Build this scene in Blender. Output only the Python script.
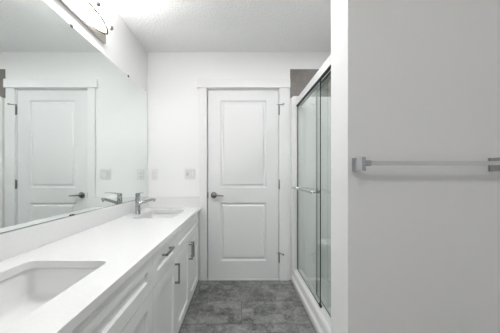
import bpy, bmesh, math
from mathutils import Vector, Matrix

for o in list(bpy.data.objects):
    bpy.data.objects.remove(o, do_unlink=True)
S = bpy.context.scene
C = S.collection

# ------------------------------------------------------------------ camera, world, exposure
cd = bpy.data.cameras.new('camera'); cam = bpy.data.objects.new('camera', cd); C.objects.link(cam)
cam.location = (0, 0, 1.13); cam.rotation_euler = (math.pi / 2, 0, 0)
cd.sensor_fit = 'HORIZONTAL'; cd.sensor_width = 36; cd.lens = 225 / 500 * 36
cd.shift_x = 0.022; cd.shift_y = 0.015
cd.clip_start = 0.02
S.camera = cam
w = bpy.data.worlds.new('world'); S.world = w; w.use_nodes = True
w.node_tree.nodes['Background'].inputs[0].default_value = (0.9, 0.95, 1, 1)
w.node_tree.nodes['Background'].inputs[1].default_value = 0.0
S.view_settings.view_transform = 'Standard'; S.view_settings.look = 'None'
S.view_settings.gamma = 1; S.view_settings.use_curve_mapping = False
S.view_settings.exposure = 2.5
VANITY_GLOW = 4.2      # emission of the vanity light's glass
WALK_FILL = 64.0        # emission of the added fill light over the walkway
CEIL_GLOW = 8.5         # emission of the ceiling dome's glass
BULB_GLOW = 26.0       # emission of the bulbs inside the vanity light
SHOWER_FILL = 26.0      # emission of the added fill light over the shower

D = 2.40                # depth of the back wall
XL, XR = -0.98, 1.40    # left and right wall
YF = -1.70              # wall behind the camera
ZC = 2.43               # ceiling
PX, PY0, PY1 = 0.365, 0.754, 0.893   # partition

# ------------------------------------------------------------------ materials
def mat(name, col, rough=0.5, metal=0.0, **kw):
    m = bpy.data.materials.new(name); m.use_nodes = True
    b = m.node_tree.nodes['Principled BSDF']
    b.inputs['Base Color'].default_value = (*col, 1)
    b.inputs['Roughness'].default_value = rough
    b.inputs['Metallic'].default_value = metal
    for k, v in kw.items():
        b.inputs[k].default_value = v
    return m

def bump(m, scale, strength, dist=0.002, detail=3, kind='noise'):
    nt = m.node_tree; b = nt.nodes['Principled BSDF']
    tc = nt.nodes.new('ShaderNodeTexCoord')
    if kind == 'noise':
        n = nt.nodes.new('ShaderNodeTexNoise'); n.inputs['Scale'].default_value = scale; n.inputs['Detail'].default_value = detail
        out = n.outputs['Fac']
    else:
        n = nt.nodes.new('ShaderNodeTexVoronoi'); n.inputs['Scale'].default_value = scale; n.feature = 'SMOOTH_F1'
        out = n.outputs['Distance']
    nt.links.new(tc.outputs['Object'], n.inputs['Vector'])
    bp = nt.nodes.new('ShaderNodeBump'); bp.inputs['Strength'].default_value = strength; bp.inputs['Distance'].default_value = dist
    nt.links.new(out, bp.inputs['Height']); nt.links.new(bp.outputs['Normal'], b.inputs['Normal'])
    return m

M_wall = mat('white_wall_paint', (0.90, 0.90, 0.895), 0.6)
M_ceil = mat('stippled_ceiling', (0.92, 0.92, 0.915), 0.9)
def ceil_nodes():
    nt = M_ceil.node_tree; b = nt.nodes['Principled BSDF']
    tc = nt.nodes.new('ShaderNodeTexCoord')
    v = nt.nodes.new('ShaderNodeTexVoronoi'); v.feature = 'SMOOTH_F1'; v.inputs['Scale'].default_value = 75
    n = nt.nodes.new('ShaderNodeTexNoise'); n.inputs['Scale'].default_value = 50; n.inputs['Detail'].default_value = 3
    mx = nt.nodes.new('ShaderNodeMath'); mx.operation = 'ADD'
    nt.links.new(tc.outputs['Object'], v.inputs['Vector']); nt.links.new(tc.outputs['Object'], n.inputs['Vector'])
    nt.links.new(v.outputs['Distance'], mx.inputs[0]); nt.links.new(n.outputs['Fac'], mx.inputs[1])
    bp = nt.nodes.new('ShaderNodeBump'); bp.inputs['Strength'].default_value = 1.0; bp.inputs['Distance'].default_value = 0.005
    nt.links.new(mx.outputs[0], bp.inputs['Height']); nt.links.new(bp.outputs['Normal'], b.inputs['Normal'])
ceil_nodes()
M_trim = mat('white_trim_paint', (0.85, 0.85, 0.85), 0.35)
M_door = mat('white_door_paint', (0.80, 0.805, 0.805), 0.4)
M_cab = mat('white_cabinet_paint', (0.90, 0.90, 0.89), 0.35)
M_dark = mat('dark_gap', (0.03, 0.03, 0.03), 0.8)
M_quartz = mat('white_quartz', (0.86, 0.86, 0.855), 0.16)
def quartz_nodes():
    nt = M_quartz.node_tree; b = nt.nodes['Principled BSDF']
    tc = nt.nodes.new('ShaderNodeTexCoord')
    n = nt.nodes.new('ShaderNodeTexNoise'); n.inputs['Scale'].default_value = 90; n.inputs['Detail'].default_value = 6
    r = nt.nodes.new('ShaderNodeValToRGB')
    r.color_ramp.elements[0].color = (0.80, 0.80, 0.80, 1); r.color_ramp.elements[0].position = 0.3
    r.color_ramp.elements[1].color = (0.825, 0.825, 0.822, 1); r.color_ramp.elements[1].position = 0.55
    nt.links.new(tc.outputs['Object'], n.inputs['Vector']); nt.links.new(n.outputs['Fac'], r.inputs[0])
    nt.links.new(r.outputs[0], b.inputs['Base Color'])
quartz_nodes()
M_porc = mat('white_porcelain', (0.88, 0.88, 0.87), 0.12)
M_chrome = mat('polished_chrome', (0.45, 0.46, 0.47), 0.08, 1.0)
M_bright = mat('bright_chrome', (0.66, 0.67, 0.67), 0.12, 1.0)
M_pull = mat('satin_nickel_pull', (0.42, 0.41, 0.40), 0.35, 1.0)
M_nickel = mat('brushed_nickel', (0.26, 0.25, 0.24), 0.28, 1.0)
M_pnickel = mat('satin_nickel_plate', (0.62, 0.58, 0.53), 0.16, 1.0)
M_mirror = mat('silvered_mirror', (0.88, 0.915, 0.905), 0.0, 1.0)
M_medge = mat('mirror_edge', (0.10, 0.13, 0.12), 0.3)
M_acryl = mat('white_acrylic', (0.82, 0.82, 0.815), 0.2)
M_alum = mat('white_aluminium', (0.74, 0.74, 0.74), 0.3)
M_track = mat('dark_track', (0.015, 0.017, 0.017), 0.5)
M_rim = mat('dark_nickel_rim', (0.16, 0.145, 0.13), 0.35, 1.0)
M_plastic = mat('white_plastic', (0.82, 0.82, 0.82), 0.3)
M_grey = mat('grey_shadow_joint', (0.45, 0.45, 0.45), 0.6)
M_gedge = mat('green_glass_edge', (0.008, 0.022, 0.018), 0.15)
M_paper = mat('black_slot', (0.02, 0.02, 0.02), 0.6)

def glass_nodes():
    m = bpy.data.materials.new('green_tinted_glass'); m.use_nodes = True
    nt = m.node_tree; nt.nodes.clear()
    out = nt.nodes.new('ShaderNodeOutputMaterial'); mix = nt.nodes.new('ShaderNodeMixShader')
    fr = nt.nodes.new('ShaderNodeFresnel'); fr.inputs['IOR'].default_value = 1.52
    t = nt.nodes.new('ShaderNodeBsdfTransparent'); t.inputs[0].default_value = (0.94, 0.955, 0.945, 1)
    g = nt.nodes.new('ShaderNodeBsdfGlossy'); g.inputs['Roughness'].default_value = 0.0
    g.inputs[0].default_value = (0.9, 0.96, 0.93, 1)
    geo = nt.nodes.new('ShaderNodeNewGeometry'); ior = nt.nodes.new('ShaderNodeMapRange')   # thin pane: same reflectance entering and leaving
    ior.inputs['To Min'].default_value = 1.52; ior.inputs['To Max'].default_value = 1 / 1.52
    nt.links.new(geo.outputs['Backfacing'], ior.inputs['Value']); nt.links.new(ior.outputs[0], fr.inputs['IOR'])
    nt.links.new(fr.outputs[0], mix.inputs[0]); nt.links.new(t.outputs[0], mix.inputs[1])
    nt.links.new(g.outputs[0], mix.inputs[2]); nt.links.new(mix.outputs[0], out.inputs[0])
    return m
M_glass = glass_nodes()

def glow(name, col, strength, base=(0.9, 0.9, 0.9)):
    m = mat(name, base, 0.3)
    b = m.node_tree.nodes['Principled BSDF']
    b.inputs['Emission Color'].default_value = (*col, 1); b.inputs['Emission Strength'].default_value = strength
    return m
M_shade = glow('frosted_lit_glass', (1.0, 0.99, 0.98), VANITY_GLOW)
M_bulb = glow('lit_bulb', (0.985, 0.99, 1.0), BULB_GLOW)
M_fill_shower = glow('shower_fill_lens', (0.98, 0.99, 1.0), SHOWER_FILL)
M_fill_walk = glow('walkway_fill_lens', (0.98, 0.99, 1.0), WALK_FILL)
M_dome = glow('ceiling_dome_glass', (1.0, 0.99, 0.97), CEIL_GLOW)

def floor_mat():
    m = mat('grey_concrete_tile', (0.2, 0.2, 0.2), 0.55); nt = m.node_tree; b = nt.nodes['Principled BSDF']
    N = nt.nodes.new; L = nt.links.new
    geo = N('ShaderNodeNewGeometry'); sep = N('ShaderNodeSeparateXYZ'); L(geo.outputs['Position'], sep.inputs[0])
    def math_(op, a, b_=None, c=None):
        n = N('ShaderNodeMath'); n.operation = op
        for i, v in enumerate((a, b_, c)):
            if v is None: continue
            if isinstance(v, (int, float)): n.inputs[i].default_value = v
            else: L(v, n.inputs[i])
        return n.outputs[0]
    # rows of 0.305 m, joints stepped by a third of the 0.61 m tile
    v = math_('DIVIDE', math_('SUBTRACT', sep.outputs['Y'], 1.695 - 0.305 * 8), 0.305)
    row = math_('FLOOR', v)
    u = math_('DIVIDE', math_('SUBTRACT', math_('SUBTRACT', sep.outputs['X'], 0.02), math_('MULTIPLY', math_('SUBTRACT', row, 8), 0.2)), 0.61)
    u = math_('ADD', u, 20.0)
    fu = math_('FRACT', u); fv = math_('FRACT', v)
    eu = math_('MULTIPLY', math_('MINIMUM', fu, math_('SUBTRACT', 1, fu)), 0.61)
    ev = math_('MULTIPLY', math_('MINIMUM', fv, math_('SUBTRACT', 1, fv)), 0.305)
    e = math_('MINIMUM', eu, ev)
    grout = math_('LESS_THAN', e, 0.0016)
    cell = N('ShaderNodeCombineXYZ'); L(math_('FLOOR', u), cell.inputs[0]); L(row, cell.inputs[1])
    wn = N('ShaderNodeTexWhiteNoise'); wn.noise_dimensions = '3D'; L(cell.outputs[0], wn.inputs['Vector'])
    off = N('ShaderNodeVectorMath'); off.operation = 'MULTIPLY_ADD'
    L(wn.outputs['Color'], off.inputs[0]); off.inputs[1].default_value = (7, 7, 7); L(geo.outputs['Position'], off.inputs[2])
    n1 = N('ShaderNodeTexNoise'); n1.inputs['Scale'].default_value = 9; n1.inputs['Detail'].default_value = 9; n1.inputs['Roughness'].default_value = 0.72
    L(off.outputs[0], n1.inputs['Vector'])
    n2 = N('ShaderNodeTexNoise'); n2.inputs['Scale'].default_value = 30; n2.inputs['Detail'].default_value = 6; n2.inputs['Distortion'].default_value = 1.2; n2.inputs['Roughness'].default_value = 0.7
    L(off.outputs[0], n2.inputs['Vector'])
    # faint woven rectangles inside the tile face
    vo = N('ShaderNodeTexVoronoi'); vo.distance = 'CHEBYCHEV'; vo.inputs['Scale'].default_value = 8.5
    L(off.outputs[0], vo.inputs['Vector'])
    vs = N('ShaderNodeSeparateColor'); L(vo.outputs['Color'], vs.inputs[0])
    s = math_('ADD', math_('MULTIPLY', n1.outputs['Fac'], 0.48), math_('ADD', math_('MULTIPLY', n2.outputs['Fac'], 0.44), math_('MULTIPLY', vs.outputs[0], 0.10)))
    r = N('ShaderNodeValToRGB'); L(s, r.inputs[0])
    r.color_ramp.elements[0].position = 0.38; r.color_ramp.elements[0].color = (0.055, 0.055, 0.055, 1)
    r.color_ramp.elements[1].position = 0.64; r.color_ramp.elements[1].color = (0.34, 0.335, 0.33, 1)
    mx = N('ShaderNodeMix'); mx.data_type = 'RGBA'
    L(grout, mx.inputs['Factor']); L(r.outputs[0], mx.inputs['A']); mx.inputs['B'].default_value = (0.055, 0.055, 0.055, 1)
    L(mx.outputs['Result'], b.inputs['Base Color'])
    bp = N('ShaderNodeBump'); bp.inputs['Strength'].default_value = 0.4; bp.inputs['Distance'].default_value = 0.002
    hgt = math_('ADD', math_('MULTIPLY', math_('LESS_THAN', e, 0.0022), -1.0), math_('MULTIPLY', n2.outputs['Fac'], 0.25))
    L(hgt, bp.inputs['Height']); L(bp.outputs['Normal'], b.inputs['Normal'])
    return m
M_floor = floor_mat()

def tile_mat():
    m = mat('taupe_wall_tile', (0.17, 0.155, 0.14), 0.4); nt = m.node_tree; b = nt.nodes['Principled BSDF']
    tc = nt.nodes.new('ShaderNodeTexCoord')
    n = nt.nodes.new('ShaderNodeTexNoise'); n.inputs['Scale'].default_value = 14; n.inputs['Detail'].default_value = 6
    r = nt.nodes.new('ShaderNodeValToRGB')
    r.color_ramp.elements[0].position = 0.35; r.color_ramp.elements[0].color = (0.155, 0.140, 0.127, 1)
    r.color_ramp.elements[1].position = 0.68; r.color_ramp.elements[1].color = (0.215, 0.198, 0.182, 1)
    nt.links.new(tc.outputs['Object'], n.inputs['Vector']); nt.links.new(n.outputs['Fac'], r.inputs[0]); nt.links.new(r.outputs[0], b.inputs['Base Color'])
    return m
M_tile = tile_mat()

# ------------------------------------------------------------------ mesh helpers
def obj(name, bm, m, parent=None, smooth=False, angle=35):
    bmesh.ops.recalc_face_normals(bm, faces=bm.faces[:])
    me = bpy.data.meshes.new(name); bm.to_mesh(me); bm.free()
    for x in (m if isinstance(m, (list, tuple)) else [m]): me.materials.append(x)
    if smooth:
        for p in me.polygons: p.use_smooth = True
        me.set_sharp_from_angle(angle=math.radians(angle))
    o = bpy.data.objects.new(name, me); C.objects.link(o)
    if parent: 
        o.parent = parent
        o.matrix_parent_inverse = Matrix.Translation(-Vector(parent.location)) if parent.type == 'EMPTY' else Matrix.Identity(4)
    return o

def thing(name, label, cat, loc, group=None):
    o = bpy.data.objects.new(name, None); C.objects.link(o); o.location = loc; o.empty_display_size = 0.05
    o['label'] = label; o['category'] = cat
    if group: o['group'] = group
    return o
def tag(o, label, cat, group=None):
    o['label'] = label; o['category'] = cat
    if group: o['group'] = group
    return o
def struct(o, label=None, cat=None):
    o['kind'] = 'structure'
    if label: o['label'] = label
    if cat: o['category'] = cat
    return o

def box(bm, x0, x1, y0, y1, z0, z1, bev=0.0, seg=2, mi=0):
    t = bmesh.new()
    vs = [t.verts.new((x, y, z)) for x in (x0, x1) for y in (y0, y1) for z in (z0, z1)]
    for f in ((0, 1, 3, 2), (4, 6, 7, 5), (0, 4, 5, 1), (2, 3, 7, 6), (0, 2, 6, 4), (1, 5, 7, 3)):
        t.faces.new([vs[i] for i in f])
    bmesh.ops.recalc_face_normals(t, faces=t.faces[:])
    if bev > 0:
        bmesh.ops.bevel(t, geom=t.edges[:], offset=bev, segments=seg, affect='EDGES', profile=0.5)
    merge(bm, t, mi)
    return bm
def merge(bm, t, mi=None):
    mp = {}
    for v in t.verts: mp[v] = bm.verts.new(v.co)
    for f in t.faces:
        try:
            nf = bm.faces.new([mp[v] for v in f.verts]); nf.material_index = f.material_index if mi is None else mi
        except ValueError: pass
    t.free()
def loft(bm, loops, cap0=True, cap1=True, mi=0):
    vl = [[bm.verts.new(p) for p in lp] for lp in loops]
    n = len(vl[0])
    for a, b in zip(vl[:-1], vl[1:]):
        for i in range(n):
            f = bm.faces.new((a[i], a[(i + 1) % n], b[(i + 1) % n], b[i])); f.material_index = mi
    if cap0: bm.faces.new(vl[0]).material_index = mi
    if cap1: bm.faces.new(vl[-1]).material_index = mi
    return bm
def lathe(bm, prof, origin, axis='z', n=32, mi=0, cap0=True, cap1=True):
    o = Vector(origin); loops = []
    for r, h in prof:
        lp = []
        for i in range(n):
            a = 2 * math.pi * i / n; c, s = r * math.cos(a), r * math.sin(a)
            d = {'z': (c, s, h), 'y': (c, h, s), 'x': (h, c, s)}[axis]
            lp.append(o + Vector(d))
        loops.append(lp)
    return loft(bm, loops, cap0, cap1, mi)
def tube(bm, pts, rad, n=14, mi=0, flat=1.0):
    pts = [Vector(p) for p in pts]
    if not isinstance(rad, (list, tuple)): rad = [rad] * len(pts)
    loops = []
    for i, p in enumerate(pts):
        d = (pts[min(i + 1, len(pts) - 1)] - pts[max(i - 1, 0)]).normalized()
        up = Vector((0, 0, 1)) if abs(d.z) < 0.95 else Vector((0, 1, 0))
        s = d.cross(up).normalized(); u = s.cross(d).normalized()
        loops.append([p + s * (rad[i] * math.cos(2 * math.pi * k / n)) + u * (rad[i] * flat * math.sin(2 * math.pi * k / n)) for k in range(n)])
    return loft(bm, loops, True, True, mi)
def rrect(x0, x1, y0, y1, r, z, n=6):
    pts = []
    for cx, cy, a0 in ((x1 - r, y1 - r, 0), (x0 + r, y1 - r, 90), (x0 + r, y0 + r, 180), (x1 - r, y0 + r, 270)):
        for k in range(n + 1):
            a = math.radians(a0 + 90 * k / n); pts.append(Vector((cx + r * math.cos(a), cy + r * math.sin(a), z)))
    return pts
def extrude_profile(bm, prof, axis, a, b, mi=0):
    # prof: list of 2-D points in the plane perpendicular to axis
    def P(p, t):
        return {'y': (p[0], t, p[1]), 'x': (t, p[0], p[1]), 'z': (p[0], p[1], t)}[axis]
    return loft(bm, [[Vector(P(p, a)) for p in prof], [Vector(P(p, b)) for p in prof]], True, True, mi)

def panelled(bm, u0, u1, v0, v1, panels, face, thick, steps, mp):
    """slab with moulded panels. mp(u,v,w) -> xyz, w is height above the face plane; steps: (inset, depth)"""
    t = bmesh.new()
    us = sorted({u0, u1, *[p[0] for p in panels], *[p[1] for p in panels]})
    vs = sorted({v0, v1, *[p[2] for p in panels], *[p[3] for p in panels]})
    def q(*pts): t.faces.new([t.verts.new(mp(*p)) for p in pts])
    for a, b in zip(us[:-1], us[1:]):
        for c, d in zip(vs[:-1], vs[1:]):
            if any(p[0] <= a and b <= p[1] and p[2] <= c and d <= p[3] for p in panels): continue
            q((a, c, 0), (b, c, 0), (b, d, 0), (a, d, 0))
    for p in panels:
        prev = (p[0], p[1], p[2], p[3], 0.0)
        for ins, dep in steps:
            cur = (p[0] + ins, p[1] - ins, p[2] + ins, p[3] - ins, -dep)
            A = [(prev[0], prev[2]), (prev[1], prev[2]), (prev[1], prev[3]), (prev[0], prev[3])]
            B = [(cur[0], cur[2]), (cur[1], cur[2]), (cur[1], cur[3]), (cur[0], cur[3])]
            for i in range(4):
                j = (i + 1) % 4
                q((*A[i], prev[4]), (*A[j], prev[4]), (*B[j], cur[4]), (*B[i], cur[4]))
            prev = cur
        q((prev[0], prev[2], prev[4]), (prev[1], prev[2], prev[4]), (prev[1], prev[3], prev[4]), (prev[0], prev[3], prev[4]))
    # sides and back, broken where the face is
    for a, b in zip(us[:-1], us[1:]):
        for v in (v0, v1): q((a, v, 0), (b, v, 0), (b, v, -thick), (a, v, -thick))
    for c, d in zip(vs[:-1], vs[1:]):
        for u in (u0, u1): q((u, c, 0), (u, d, 0), (u, d, -thick), (u, c, -thick))
    for a, b in zip(us[:-1], us[1:]):
        for c, d in zip(vs[:-1], vs[1:]):
            q((a, c, -thick), (b, c, -thick), (b, d, -thick), (a, d, -thick))
    bmesh.ops.remove_doubles(t, verts=t.verts[:], dist=1e-5)
    bmesh.ops.recalc_face_normals(t, faces=t.faces[:])
    merge(bm, t)
    return bm

NB = bmesh.new
# ------------------------------------------------------------------ room shell
T = 0.12
struct(obj('floor', box(NB(), XL - T, XR + T, YF - T, D + T, -0.1, 0), M_floor))
struct(obj('ceiling', box(NB(), XL - T, XR + T, YF - T, D + T, ZC, ZC + 0.1), M_ceil))
struct(obj('wall_left', box(NB(), XL - T, XL, YF - T, D + T, 0, ZC), M_wall))
struct(obj('wall_right', box(NB(), XR, XR + T, YF - T, D + T, 0, ZC), M_wall))
struct(obj('wall_front', box(NB(), XL, XR, YF - T, YF, 0, ZC), M_wall))
struct(obj('wall_partition', box(NB(), PX, XR, PY0, PY1, 0, ZC), M_wall))
# back wall with the door opening
DX0, DX1, DZ = -0.345, 0.437, 2.042
bm = NB(); box(bm, XL, DX0, D, D + T, 0, ZC); box(bm, DX1, XR, D, D + T, 0, ZC); box(bm, DX0, DX1, D, D + T, DZ, ZC)
struct(obj('wall_back', bm, M_wall))
# dark hall floor and wall strip behind the door are closed by the slab itself
bm = NB()
box(bm, DX0, DX0 + 0.007, D, D + T, 0, DZ); box(bm, DX1 - 0.012, DX1, D, D + T, 0, DZ); box(bm, DX0, DX1, D, D + T, DZ - 0.010, DZ)
struct(obj('trim_1', bm, M_trim), 'white door jamb lining')
bm = NB(); box(bm, DX0 - 0.075, DX0 + 0.004, D - 0.018, D, 0, DZ + 0.002, 0.002); struct(obj('trim_2', bm, M_trim), 'white flat casing on the latch side of the door')
bm = NB(); box(bm, DX1 - 0.004, DX1 + 0.088, D - 0.018, D, 0, DZ + 0.002, 0.002); struct(obj('trim_3', bm, M_trim), 'white flat casing on the hinge side of the door')
bm = NB(); box(bm, DX0 - 0.097, DX1 + 0.106, D - 0.026, D, DZ + 0.002, DZ + 0.095, 0.002); struct(obj('trim_4', bm, M_trim), 'white flat head casing above the door')
bm = NB(); box(bm, DX0 + 0.008, DX1 - 0.013, D - 0.016, D + 0.05, 0, 0.011, 0.003); struct(obj('trim_5', bm, M_alum), 'white threshold strip under the door, standing in for light in the gap')  # strip coloured white to stand in for light showing under the door
# baseboards of the space behind the camera
struct(obj('baseboard_left', box(NB(), XL, XL + 0.014, YF, 0.30, 0, 0.10, 0.003), M_trim))
struct(obj('baseboard_right', box(NB(), XR - 0.014, XR, YF, PY0, 0, 0.10, 0.003), M_trim))
struct(obj('baseboard_front', box(NB(), XL + 0.014, XR - 0.014, YF, YF + 0.014, 0, 0.10, 0.003), M_trim))
struct(obj('baseboard_partition', box(NB(), PX - 0.014, XR - 0.014, PY0 - 0.014, PY0, 0, 0.10, 0.003), M_trim))

# ------------------------------------------------------------------ door
SX0, SX1, SZ0, SZ1 = -0.330, 0.422, 0.014, 2.025
bm = NB()
panelled(bm, SX0, SX1, SZ0, SZ1, [(-0.197, 0.292, 0.985, 1.915), (-0.197, 0.292, 0.205, 0.822)], 0, 0.035,
         [(0.008, 0.012), (0.022, 0.0125), (0.036, 0.003)], lambda u, v, w_: (u, D + 0.004 - w_, v))
door = obj('door_1', bm, M_door)
struct(door, 'white two-panel interior door closed in the back wall', 'door')
bm = NB(); hx, hz = -0.268, 0.906; fy = D + 0.004
lathe(bm, [(0.033, 0), (0.033, -0.006), (0.028, -0.010), (0.013, -0.012), (0.011, -0.040), (0.012, -0.052), (0.006, -0.056)], (hx, fy, hz), 'y')
tube(bm, [(hx, fy - 0.046, hz), (hx + 0.03, fy - 0.047, hz), (hx + 0.07, fy - 0.046, hz - 0.002), (hx + 0.105, fy - 0.042, hz - 0.006)], [0.010, 0.009, 0.008, 0.007], flat=0.9)
obj('lever_handle', bm, M_nickel, door, True)
bm = NB(); box(bm, SX0 - 0.004, SX0 + 0.002, D - 0.001, D + 0.03, hz - 0.03, hz + 0.03); obj('latch_plate', bm, M_paper, door)
for z0, stop in ((1.81, True), (1.02, False), (0.235, True)):
    bm = NB(); lathe(bm, [(0.004, -0.052), (0.0065, -0.048), (0.0065, 0.048), (0.004, 0.052)], (SX1 + 0.008, fy - 0.010, z0), 'z', 14)
    box(bm, SX1 + 0.0002, SX1 + 0.0035, fy - 0.006, fy + 0.01, z0 - 0.045, z0 + 0.045)
    h = obj('hinge', bm, M_nickel, door, True)
    if stop:
        zz = z0 + 0.056
        bm = NB(); tube(bm, [(SX1 + 0.008, fy - 0.010, zz), (SX1 + 0.042, fy - 0.050, zz - 0.004)], 0.005, 8)
        tube(bm, [(SX1 + 0.008, fy - 0.010, zz), (SX1 - 0.022, fy - 0.028, zz + 0.001)], 0.003, 8)
        lathe(bm, [(0.009, 0), (0.009, 0.008)], (SX1 + 0.042, fy - 0.056, zz - 0.004), 'y', 12)
        lathe(bm, [(0.009, -0.005), (0.009, 0.004)], (SX1 + 0.008, fy - 0.010, zz), 'z', 12)
        obj('pin_doorstop', bm, M_nickel, h, True)

# ------------------------------------------------------------------ vanity cabinets
FX = -0.418            # front plane of the doors
BX = -0.438            # cabinet box face
SHK = [(0.005, 0.011), (0.0055, 0.0112)]
CT0, CT1 = 0.748, 0.778
def mpv(u, v, w_): return (FX + w_, u, v)
def front(name, y0, y1, z0, z1, parent, rail=0.06):
    bm = NB(); panelled(bm, y0, y1, z0, z1, [(y0 + rail, y1 - rail, z0 + rail, z1 - rail)], 0, FX - BX - 0.0005, SHK, mpv)
    return obj(name, bm, M_cab, parent)
def pull(parent, y, z, vertical, ln=0.13):
    bm = NB(); s = 0.0055; x0, x1 = FX, FX + 0.033
    if vertical:
        for zz in (z - ln / 2 + s, z + ln / 2 - s): box(bm, x0, x1, y - s, y + s, zz - s, zz + s, 0.001)
        box(bm, x1 - 2 * s, x1, y - s, y + s, z - ln / 2, z + ln / 2, 0.001)
    else:
        for yy in (y - ln / 2 + s, y + ln / 2 - s): box(bm, x0, x1, yy - s, yy + s, z - s, z + s, 0.001)
        box(bm, x1 - 2 * s, x1, y - ln / 2, y + ln / 2, z - s, z + s, 0.001)
    return obj('pull', bm, M_pull, parent)
def carcass(y0, y1, parent, open_top=True):
    bm = NB(); th = 0.016; x0 = XL + 0.004
    box(bm, x0, BX, y0, y0 + th, 0.0, CT0); box(bm, x0, BX, y1 - th, y1, 0.0, CT0)
    box(bm, x0, x0 + 0.006, y0 + th, y1 - th, 0.0, CT0); box(bm, x0 + 0.006, BX, y0 + th, y1 - th, 0.09, 0.106)
    box(bm, BX - 0.016, BX, y0 + th, y1 - th, 0, 0.09)                # plinth
    box(bm, BX - 0.016, BX, y0 + th, y1 - th, 0.715, CT0)
    return obj('body', bm, M_cab, parent)
DT = 0.566             # top of the doors
def sink_base(y0, y1, label):
    t = thing('vanity_cabinet', label, 'cabinet', (-0.7, (y0 + y1) / 2, 0), 'vanity cabinets')
    carcass(y0, y1, t)
    front('false_front', y0 + 0.002, y1 - 0.002, DT + 0.005, CT0 - 0.006, t)
    ym = (y0 + y1) / 2
    for a, b, yh in ((y0 + 0.002, ym - 0.0022, ym - 0.033), (ym + 0.0022, y1 - 0.002, ym + 0.033)):
        d = front('door', a, b, 0.035, DT, t); pull(d, yh, 0.482, True)
    return t
Y0, Y1, Y2, Y3 = 0.300, 1.092, 1.500, 2.318
sink_base(Y0, Y1, 'white shaker vanity cabinet under the near sink, closest to the camera')
t = thing('vanity_cabinet', 'narrow white shaker vanity cabinet with a pull-handled drawer above a single door', 'cabinet', (-0.7, (Y1 + Y2) / 2, 0), 'vanity cabinets')
carcass(Y1, Y2, t)
d = front('drawer', Y1 + 0.002, Y2 - 0.002, DT + 0.005, CT0 - 0.006, t); pull(d, 1.285, 0.69, False)
d = front('door', Y1 + 0.002, Y2 - 0.002, 0.035, DT, t); pull(d, Y2 - 0.033, 0.482, True)
t = sink_base(Y2, Y3, 'white shaker vanity cabinet under the far sink, beside the door')
obj('filler_strip', box(NB(), BX - 0.04, BX - 0.02, Y3 + 0.001, D - 0.001, 0, CT0), M_cab, t)

# ------------------------------------------------------------------ countertop, backsplash
SINKS = ((0.462, 0.912), (1.775, 2.215)); SKX0, SKX1 = -0.848, -0.526
CX1 = -0.405
bm = NB()
def ring(pts):
    v = [bm.verts.new(p) for p in pts]; return [bm.edges.new((v[i], v[(i + 1) % len(v)])) for i in range(len(v))]
ed = ring([Vector(p) for p in ((XL + 0.001, 0.285, CT1), (CX1, 0.285, CT1), (CX1, D - 0.001, CT1), (XL + 0.001, D - 0.001, CT1))])
for a, b in SINKS: ed += ring(rrect(SKX0, SKX1, a, b, 0.028, CT1))
bmesh.ops.triangle_fill(bm, edges=ed, use_beauty=True)
ex = bmesh.ops.extrude_face_region(bm, geom=bm.faces[:])
bmesh.ops.translate(bm, verts=[g for g in ex['geom'] if isinstance(g, bmesh.types.BMVert)], vec=(0, 0, CT0 + 0.0005 - CT1))
ct = obj('countertop', bm, M_quartz)
tag(ct, 'long white quartz worktop with two cut-outs running along the left wall', 'countertop')
tag(obj('backsplash', box(NB(), XL + 0.001, XL + 0.021, 0.285, D - 0.001, CT1 + 0.0003, 0.886, 0.0015), M_quartz), 'long low white quartz backsplash under the mirror', 'backsplash')
tag(obj('backsplash', box(NB(), XL + 0.0215, CX1 - 0.012, D - 0.021, D - 0.001, CT1 + 0.0003, 0.886, 0.0015), M_quartz), 'short white quartz backsplash on the back wall behind the far sink', 'backsplash')

# ------------------------------------------------------------------ sinks
def sink(y0, y1, label):
    t = thing('undermount_sink', label, 'sink', ((SKX0 + SKX1) / 2, (y0 + y1) / 2, CT0 - 0.14), 'undermount sinks')
    o = 0.013; a, b, c, d = SKX0 - o, SKX1 + o, y0 - o, y1 + o
    zt = CT0
    L = [rrect(a - .02, b + .02, c - .02, d + .02, .045, zt - .006), rrect(a - .02, b + .02, c - .02, d + .02, .045, zt),
         rrect(a, b, c, d, .026, zt), rrect(a + .003, b - .003, c + .003, d - .003, .03, zt - .006),
         rrect(a + .012, b - .012, c + .012, d - .012, .035, zt - .09), rrect(a + .02, b - .02, c + .02, d - .02, .04, zt - .115),
         rrect(a + .04, b - .04, c + .04, d - .04, .045, zt - .128), rrect(a + .10, b - .10, c + .12, d - .12, .03, zt - .133)]
    out = [rrect(a + .10, b - .10, c + .12, d - .12, .03, zt - .143), rrect(a + .036, b - .036, c + .036, d - .036, .045, zt - .138),
           rrect(a + .002, b - .002, c + .002, d - .002, .04, zt - .10), rrect(a - .012, b + .012, c - .012, d + .012, .04, zt - .012)]
    bm = NB(); loft(bm, out + L, True, True)
    ba = obj('basin', bm, M_porc, t, True, 60)
    bm = NB(); cx, cy = SKX0 + 0.105, (y0 + y1) / 2
    lathe(bm, [(0.024, -0.1325), (0.024, -0.1305), (0.021, -0.129), (0.016, -0.1305), (0.014, -0.132), (0.004, -0.130), (0.002, -0.129)], (cx, cy, zt), 'z', 28)
    obj('drain', bm, M_chrome, t, True)
    return t
sink(*SINKS[0], 'white rectangular undermount sink nearest the camera, cut off by the frame edge')
sink(*SINKS[1], 'white rectangular undermount sink at the far end, below the chrome faucet')

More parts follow.
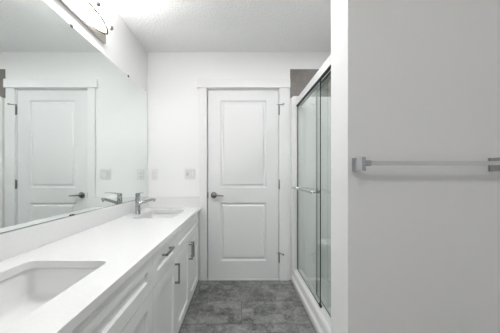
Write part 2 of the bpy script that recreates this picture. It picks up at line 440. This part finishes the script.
# ------------------------------------------------------------------ faucets
def faucet(y, label, swing):
    x = -0.893; z = CT1 + 0.0004
    t = thing('faucet', label, 'faucet', (x, y, z), 'basin faucets')
    bm = NB(); lathe(bm, [(0.026, 0), (0.026, 0.004), (0.0225, 0.008), (0.0215, 0.06), (0.0215, 0.148), (0.019, 0.152)], (x, y, z), 'z', 32)
    obj('body', bm, M_chrome, t, True)
    bm = NB()
    pts = [(x + 0.010, y, z + 0.092), (x + 0.05, y, z + 0.105), (x + 0.10, y, z + 0.121), (x + 0.135, y, z + 0.129), (x + 0.150, y, z + 0.129), (x + 0.157, y, z + 0.126)]
    tube(bm, pts, [0.0165, 0.0145, 0.0125, 0.012, 0.0115, 0.008], 16)
    s = obj('spout', bm, M_chrome, t, True)
    bm = NB(); lathe(bm, [(0.0095, 0.012), (0.0095, -0.006), (0.007, -0.006), (0.006, -0.002)], (x + 0.146, y, z + 0.114), 'z', 20)
    obj('aerator', bm, M_chrome, s, True)
    bm = NB(); lathe(bm, [(0.0205, 0.154), (0.0205, 0.172), (0.017, 0.181), (0.008, 0.184)], (x, y, z), 'z', 28)
    dx, dy = swing
    tube(bm, [(x, y, z + 0.176), (x + dx * 0.3, y + dy * 0.3, z + 0.184), (x + dx * 0.7, y + dy * 0.7, z + 0.190), (x + dx, y + dy, z + 0.192)], [0.012, 0.010, 0.0075, 0.006], 14, flat=0.5)
    obj('lever', bm, M_chrome, t, True)
    return t
faucet(1.985, 'chrome single-lever faucet standing behind the far sink', (0.082, -0.085))
faucet(0.665, 'chrome single-lever faucet standing behind the near sink', (0.095, 0.0))

# ------------------------------------------------------------------ mirror
MY0, MY1, MZ0, MZ1 = 0.300, D - 0.008, 0.888, 1.992
bm = NB(); box(bm, XL + 0.001, XL + 0.007, MY0, MY1, MZ0, MZ1)
me_faces = bm.faces[:]
for f in me_faces:
    f.material_index = 0 if abs(f.normal.x) > 0.9 or abs(f.calc_center_median().x - (XL + 0.007)) < 1e-4 else 1
mir = obj('mirror', bm, [M_mirror, M_medge])
tag(mir, 'large frameless wall mirror resting on the backsplash along the left wall', 'mirror')
for y in (0.75, 1.31, 1.98):
    bm = NB(); box(bm, XL + 0.001, XL + 0.010, y - 0.008, y + 0.008, MZ1, MZ1 + 0.007, 0.001); box(bm, XL + 0.0075, XL + 0.010, y - 0.008, y + 0.008, MZ1 - 0.009, MZ1 + 0.001, 0.0005)
    obj('clip', bm, M_track, mir)
bm = NB(); box(bm, XL + 0.0072, XL + 0.0095, MY0, MY1, 0.8864, 0.8892, 0.0005); obj('bottom_channel', bm, M_medge, mir)
bm = NB(); box(bm, XL + 0.0072, XL + 0.0078, MY1 - 0.005, MY1, MZ0 + 0.003, MZ1); obj('edge_bevel', bm, M_alum, mir)
bm = NB(); box(bm, XL + 0.0097, XL + 0.0125, 1.31 - 0.014, 1.31 + 0.014, MZ0, MZ0 + 0.007, 0.0005); obj('clip', bm, M_track, mir)

# ------------------------------------------------------------------ vanity light
VY0, VY1 = 1.120, 1.630
t = thing('vanity_light', 'nickel bar wall light with bowed lit glass above the mirror', 'light fixture', (XL, (VY0 + VY1) / 2, 2.065))
bm = NB(); box(bm, XL + 0.001, XL + 0.020, VY0, VY1, 2.068, 2.30, 0.006, 2)
obj('backplate', bm, M_pnickel, t)
GZ0, GZ1 = 2.150, 2.275
def bow(y, depth=0.072):
    u = (y - VY0) / (VY1 - VY0) * 2 - 1
    return XL + 0.021 + (depth * (1 - abs(u) ** 2.2) ** 0.8 if abs(u) < 1 else 0)
ys = [VY0 + 0.004 + (VY1 - VY0 - 0.008) * (0.5 - 0.5 * math.cos(math.pi * i / 40)) for i in range(41)]
outer = [(bow(y), y) for y in ys]; inner = [(max(bow(y) - 0.005, XL + 0.0205), y) for y in ys]
bm = NB()
vo = [[bm.verts.new((x, y, z)) for x, y in outer] for z in (GZ0, GZ1)]
vi = [[bm.verts.new((x, y, z)) for x, y in inner] for z in (GZ0, GZ1)]
for i in range(40):
    bm.faces.new((vo[0][i], vo[0][i + 1], vo[1][i + 1], vo[1][i])); bm.faces.new((vi[0][i], vi[1][i], vi[1][i + 1], vi[0][i + 1]))
    bm.faces.new((vo[0][i], vi[0][i], vi[0][i + 1], vo[0][i + 1])); bm.faces.new((vo[1][i], vo[1][i + 1], vi[1][i + 1], vi[1][i]))
for k in (0, 40): bm.faces.new((vo[0][k], vo[1][k], vi[1][k], vi[0][k]))
obj('glass_shade', bm, M_shade, t, True)
bm = NB(); tube(bm, [(bow(y) - 0.001, y, GZ0 - 0.0065) for y in ys], 0.0075, 10); obj('rim', bm, M_rim, t, True)
for y in (1.25, 1.375, 1.50):
    bm = NB(); lathe(bm, [(0.002, -0.030), (0.012, -0.026), (0.018, -0.014), (0.018, 0.002), (0.012, 0.018), (0.010, 0.032)], (XL + 0.046, y, 2.205), 'z', 16); bl = obj('bulb', bm, M_bulb, t, True)
    bm = NB(); box(bm, XL + 0.0205, XL + 0.058, y - 0.011, y + 0.011, 2.238, 2.262, 0.003); obj('socket', bm, M_plastic, bl)
for y in (1.600, 1.375, 1.150):
    bm = NB(); xb = bow(y); zf = 2.170
    lathe(bm, [(0.006, 0.0005), (0.006, 0.012), (0.012, 0.014), (0.0175, 0.021), (0.0165, 0.031), (0.010, 0.038), (0.002, 0.040)], (xb, y, zf), 'x', 18)
    obj('finial', bm, M_nickel, t, True)

# ceiling dome of the space behind the camera
t = thing('ceiling_light', 'round white ceiling dome light behind the camera', 'light fixture', (-0.13, -0.75, ZC))
bm = NB(); lathe(bm, [(0.15, 0), (0.15, -0.018), (0.14, -0.022)], (-0.13, -0.75, ZC), 'z', 40); obj('base_ring', bm, M_pnickel, t, True)
bm = NB(); lathe(bm, [(0.138, -0.022), (0.13, -0.045), (0.10, -0.068), (0.05, -0.082), (0.01, -0.085)], (-0.13, -0.75, ZC), 'z', 40); obj('glass_dome', bm, M_dome, t, True)

# unseen lights added for fill: one over the shower, one over the walkway
for lx, ly, lm, lab in ((1.02, 1.55, M_fill_shower, 'small round fill light added out of view above the shower'), (0.17, 1.12, M_fill_walk, 'small round fill light added out of view above the walkway between vanity and shower')):
    t = thing('added_fill_light', lab, 'light fixture', (lx, ly, ZC))
    bm = NB(); lathe(bm, [(0.085, 0), (0.085, -0.006), (0.062, -0.008), (0.060, -0.001)], (lx, ly, ZC), 'z', 36); obj('fill_light_ring', bm, M_plastic, t, True)
    bm = NB(); lathe(bm, [(0.059, -0.0015), (0.058, -0.005), (0.02, -0.007)], (lx, ly, ZC), 'z', 36); obj('lens', bm, lm, t, True)

# ------------------------------------------------------------------ towel bar on the partition
t = thing('towel_bar', 'straight chrome towel bar on two square posts mounted on the partition wall', 'towel bar', (0.61, PY0, 1.162))
for x in (0.3787, 0.834):
    bm = NB(); box(bm, x, x + 0.011, PY0 - 0.064, PY0 - 0.004, 1.139, 1.183, 0.002)
    box(bm, x - 0.0005, x + 0.0115, PY0 - 0.005, PY0, 1.1385, 1.1835, 0.0005)
    obj('post', bm, M_chrome, t)
bm = NB(); box(bm, 0.3885, 0.835, PY0 - 0.061, PY0 - 0.048, 1.157, 1.170, 0.002); obj('bar', bm, M_bright, t)
bm = NB(); box(bm, 0.3899, 0.408, PY0 - 0.063, PY0 - 0.046, 1.155, 1.172, 0.002); obj('collar', bm, M_chrome, t)

# ------------------------------------------------------------------ wall plates
t = thing('power_outlet', 'single white outlet plate on the back wall next to the mirror', 'outlet', (-0.896, D, 1.125))
bm = NB(); box(bm, -0.896 - 0.035, -0.896 + 0.035, D - 0.006, D, 1.068, 1.182, 0.002); obj('cover_plate', bm, M_plastic, t)
for z in (1.105, 1.145):
    bm = NB(); lathe(bm, [(0.016, 0.0), (0.016, -0.0035), (0.0145, -0.0045)], (-0.896, D - 0.0055, z), 'y', 24); r = obj('receptacle', bm, M_plastic, t, True)
    for dx in (-0.006, 0.006):
        obj('slot', box(NB(), -0.896 + dx - 0.0008, -0.896 + dx + 0.0008, D - 0.0108, D - 0.0098, z - 0.002, z + 0.004), M_grey, r)
t = thing('switch_plate', 'double white wall plate with outlet and rocker switch above the far splash', 'switch', (-0.52, D, 1.13))
bm = NB(); box(bm, -0.578, -0.463, D - 0.006, D, 1.072, 1.188, 0.002); obj('cover_plate', bm, M_plastic, t)
bm = NB(); box(bm, -0.5115, -0.4745, D - 0.0066, D - 0.0055, 1.0935, 1.1665); obj('rocker_groove_shade', bm, M_grey, t)  # grey sheet painted as the shaded groove around the rocker
bm = NB(); box(bm, -0.5665, -0.5295, D - 0.0066, D - 0.0055, 1.0935, 1.1665); obj('receptacle_groove_shade', bm, M_grey, t)  # groove shade around the receptacle, painted as a grey sheet
bm = NB(); box(bm, -0.509, -0.477, D - 0.0095, D - 0.0055, 1.096, 1.164, 0.001); obj('rocker', bm, M_plastic, t)
bm = NB(); box(bm, -0.564, -0.532, D - 0.0085, D - 0.0055, 1.096, 1.164, 0.001); r = obj('receptacle', bm, M_plastic, t)
for z in (1.115, 1.148):
    for dx in (-0.006, 0.006):
        obj('slot', box(NB(), -0.548 + dx - 0.0015, -0.548 + dx + 0.0015, D - 0.0095, D - 0.008, z - 0.004, z + 0.006), M_paper, r)
bm = NB(); box(bm, -0.556, -0.540, D - 0.0105, D - 0.008, 1.1265, 1.1355, 0.0005); obj('test_button', bm, M_medge, r)

# ------------------------------------------------------------------ shower
SY0, SY1 = PY1 + 0.002, D - 0.002
# tile band above the surround (part of the back wall's finish), flush tile field on three walls
bm = NB(); box(bm, 0.545, XR - 0.010, D - 0.008, D - 0.0005, 1.94, 2.245); box(bm, XR - 0.008, XR - 0.0005, SY0, D - 0.0005, 1.94, 2.245); box(bm, 0.545, XR - 0.010, SY0 - 0.0015, SY0 + 0.006, 1.94, 2.245)
struct(obj('trim_6', bm, M_tile), 'taupe tile band above the shower surround')

t = thing('shower_stall', 'white moulded acrylic shower stall behind sliding glass doors', 'shower', (1.0, (SY0 + SY1) / 2, 0))
bm = NB()
CZ = 0.120
curb = [(0.553, 0.0), (0.553, 0.038), (0.557, 0.048), (0.566, 0.053), (0.571, 0.062), (0.575, 0.098), (0.581, 0.113), (0.592, CZ), (0.660, CZ), (0.672, 0.114), (0.680, 0.095), (0.690, 0.050), (0.720, 0.035), (XR - 0.02, 0.03), (XR - 0.02, 0.0)]
extrude_profile(bm, curb, 'y', SY0, SY1 - 0.012)
obj('pan', bm, M_acryl, t, True, 50)
bm = NB()
zt = 1.95; PT = 0.012
box(bm, 0.6665, XR - PT, SY1 - PT, SY1, 0.03, zt, 0.002); box(bm, XR - PT - 0.006, XR - 0.006, SY0, SY1, 0.03, zt, 0.002); box(bm, 0.6665, XR - PT, SY0, SY0 + PT, 0.03, zt, 0.002)
obj('surround', bm, M_acryl, t)
# moulded front flanges (rounded upper corner)
def flange(y0, y1):
    bm = NB(); r = 0.03; pr = [(0.552, 0.10)]
    for k in range(9):
        a = math.pi - math.pi / 2 * k / 8; pr.append((0.552 + r + r * math.cos(a), zt - r + r * math.sin(a)))
    pr += [(0.666, zt), (0.666, 0.10)]
    loft(bm, [[Vector((p[0], y0, p[1])) for p in pr], [Vector((p[0], y1, p[1])) for p in pr]])
    box(bm, 0.552, 0.58, y0, y1, 0.0, 0.105)
    return obj('flange', bm, M_acryl, t, True, 40)
flange(SY1 - 0.03, SY1); flange(SY0, SY0 + 0.03)
# moulded seat ledge in the corner
bm = NB(); lp = []
for z, k in ((0.03, 0.90), (0.30, 0.96), (0.40, 1.0), (0.43, 0.97), (0.445, 0.90)):
    n = 14; pts = [Vector((XR - PT - 0.006, SY1 - PT, z))]
    for i in range(n + 1):
        a = math.pi / 2 * i / n
        pts.append(Vector((XR - PT - 0.006 - 0.56 * k * math.cos(a), SY1 - PT - 0.34 * k * math.sin(a), z)))
    lp.append(pts)
loft(bm, lp); obj('corner_seat', bm, M_acryl, t, True, 40)

t = thing('shower_door', 'sliding two-panel green glass shower door in a white frame with a towel bar', 'shower door', (0.63, (SY0 + SY1) / 2, 0.12))
ya, yb = SY0 + 0.031, SY1 - 0.031
HZ = 1.846; H0 = 0.600      # header underside and front face
bm = NB(); hp = [(H0, HZ), (H0, HZ + 0.068), (H0 + 0.006, HZ + 0.076), (H0 + 0.060, HZ + 0.076), (H0 + 0.064, HZ + 0.072), (H0 + 0.064, HZ), (H0 + 0.060, HZ), (H0 + 0.060, HZ + 0.02), (H0 + 0.034, HZ + 0.02), (H0 + 0.034, HZ), (H0 + 0.029, HZ), (H0 + 0.029, HZ + 0.02), (H0 + 0.004, HZ + 0.02), (H0 + 0.004, HZ)]
extrude_profile(bm, hp, 'y', ya, yb); hd = obj('header', bm, M_alum, t)
for a_, b_ in ((0.0045, 0.0285), (0.0345, 0.0595)):
    obj('gasket', box(NB(), H0 + a_, H0 + b_, ya, yb, HZ + 0.002, HZ + 0.0195), M_track, hd)
obj('gasket', box(NB(), H0 - 0.002, H0 + 0.004, ya, yb, HZ - 0.006, HZ - 0.0003), M_track, hd)
bm = NB(); box(bm, H0 + 0.002, H0 + 0.058, ya, yb, CZ + 0.0002, CZ + 0.008, 0.001); box(bm, H0 + 0.0285, H0 + 0.0335, ya, yb, CZ + 0.008, CZ + 0.018, 0.001); obj('bottom_track', bm, M_alum, t)
for y0, y1 in ((yb - 0.012, yb), (ya, ya + 0.012)):
    bm = NB(); box(bm, H0 + 0.002, H0 + 0.058, y0, y1, CZ + 0.0085, HZ - 0.0065, 0.001); obj('jamb', bm, M_alum, t)
GX1, GX2 = H0 + 0.013, H0 + 0.045
def panel(x, y0, y1):
    bm = NB(); box(bm, x - 0.004, x + 0.004, y0, y1, CZ + 0.010, HZ + 0.0015)
    for f in bm.faces:
        c = f.calc_center_median(); f.material_index = 0 if abs(c.x - x) > 0.002 else 1
    return obj('glass_panel', bm, [M_glass, M_gedge], t)
p1 = panel(GX1, 1.694, yb - 0.0125); p2 = panel(GX2, ya + 0.014, 1.865)
for p_, x, y in ((p2, GX2, 1.869), (p1, GX1, yb - 0.0105)):
    obj('edge_seal', box(NB(), x - 0.005, x + 0.005, y - 0.006 if y < 2 else y - 0.012, y + 0.0035 if y < 2 else y + 0.0015, CZ + 0.012, HZ - 0.007), M_track, p_)
bx = 0.545
bm = NB(); tube(bm, [(bx, 1.690, 0.990), (bx, 2.305, 0.990)], 0.0085, 16); bar = obj('towel_rail', bm, M_chrome, p1, True)
for y in (1.735, 2.270):
    bm = NB(); lathe(bm, [(0.008, bx - GX1 + 0.0085), (0.008, -0.008), (0.012, -0.008), (0.012, -0.0042)], (GX1, y, 0.990), 'x', 16); obj('standoff', bm, M_chrome, bar, True)
    bm = NB(); lathe(bm, [(0.012, 0.0042), (0.012, 0.009)], (GX1, y, 0.990), 'x', 16); obj('standoff_washer', bm, M_chrome, bar, True)
bm = NB(); box(bm, GX1 - 0.007, GX1 + 0.007, 1.68, 1.715, CZ + 0.009, CZ + 0.030, 0.002); obj('bottom_guide', bm, M_track, t)
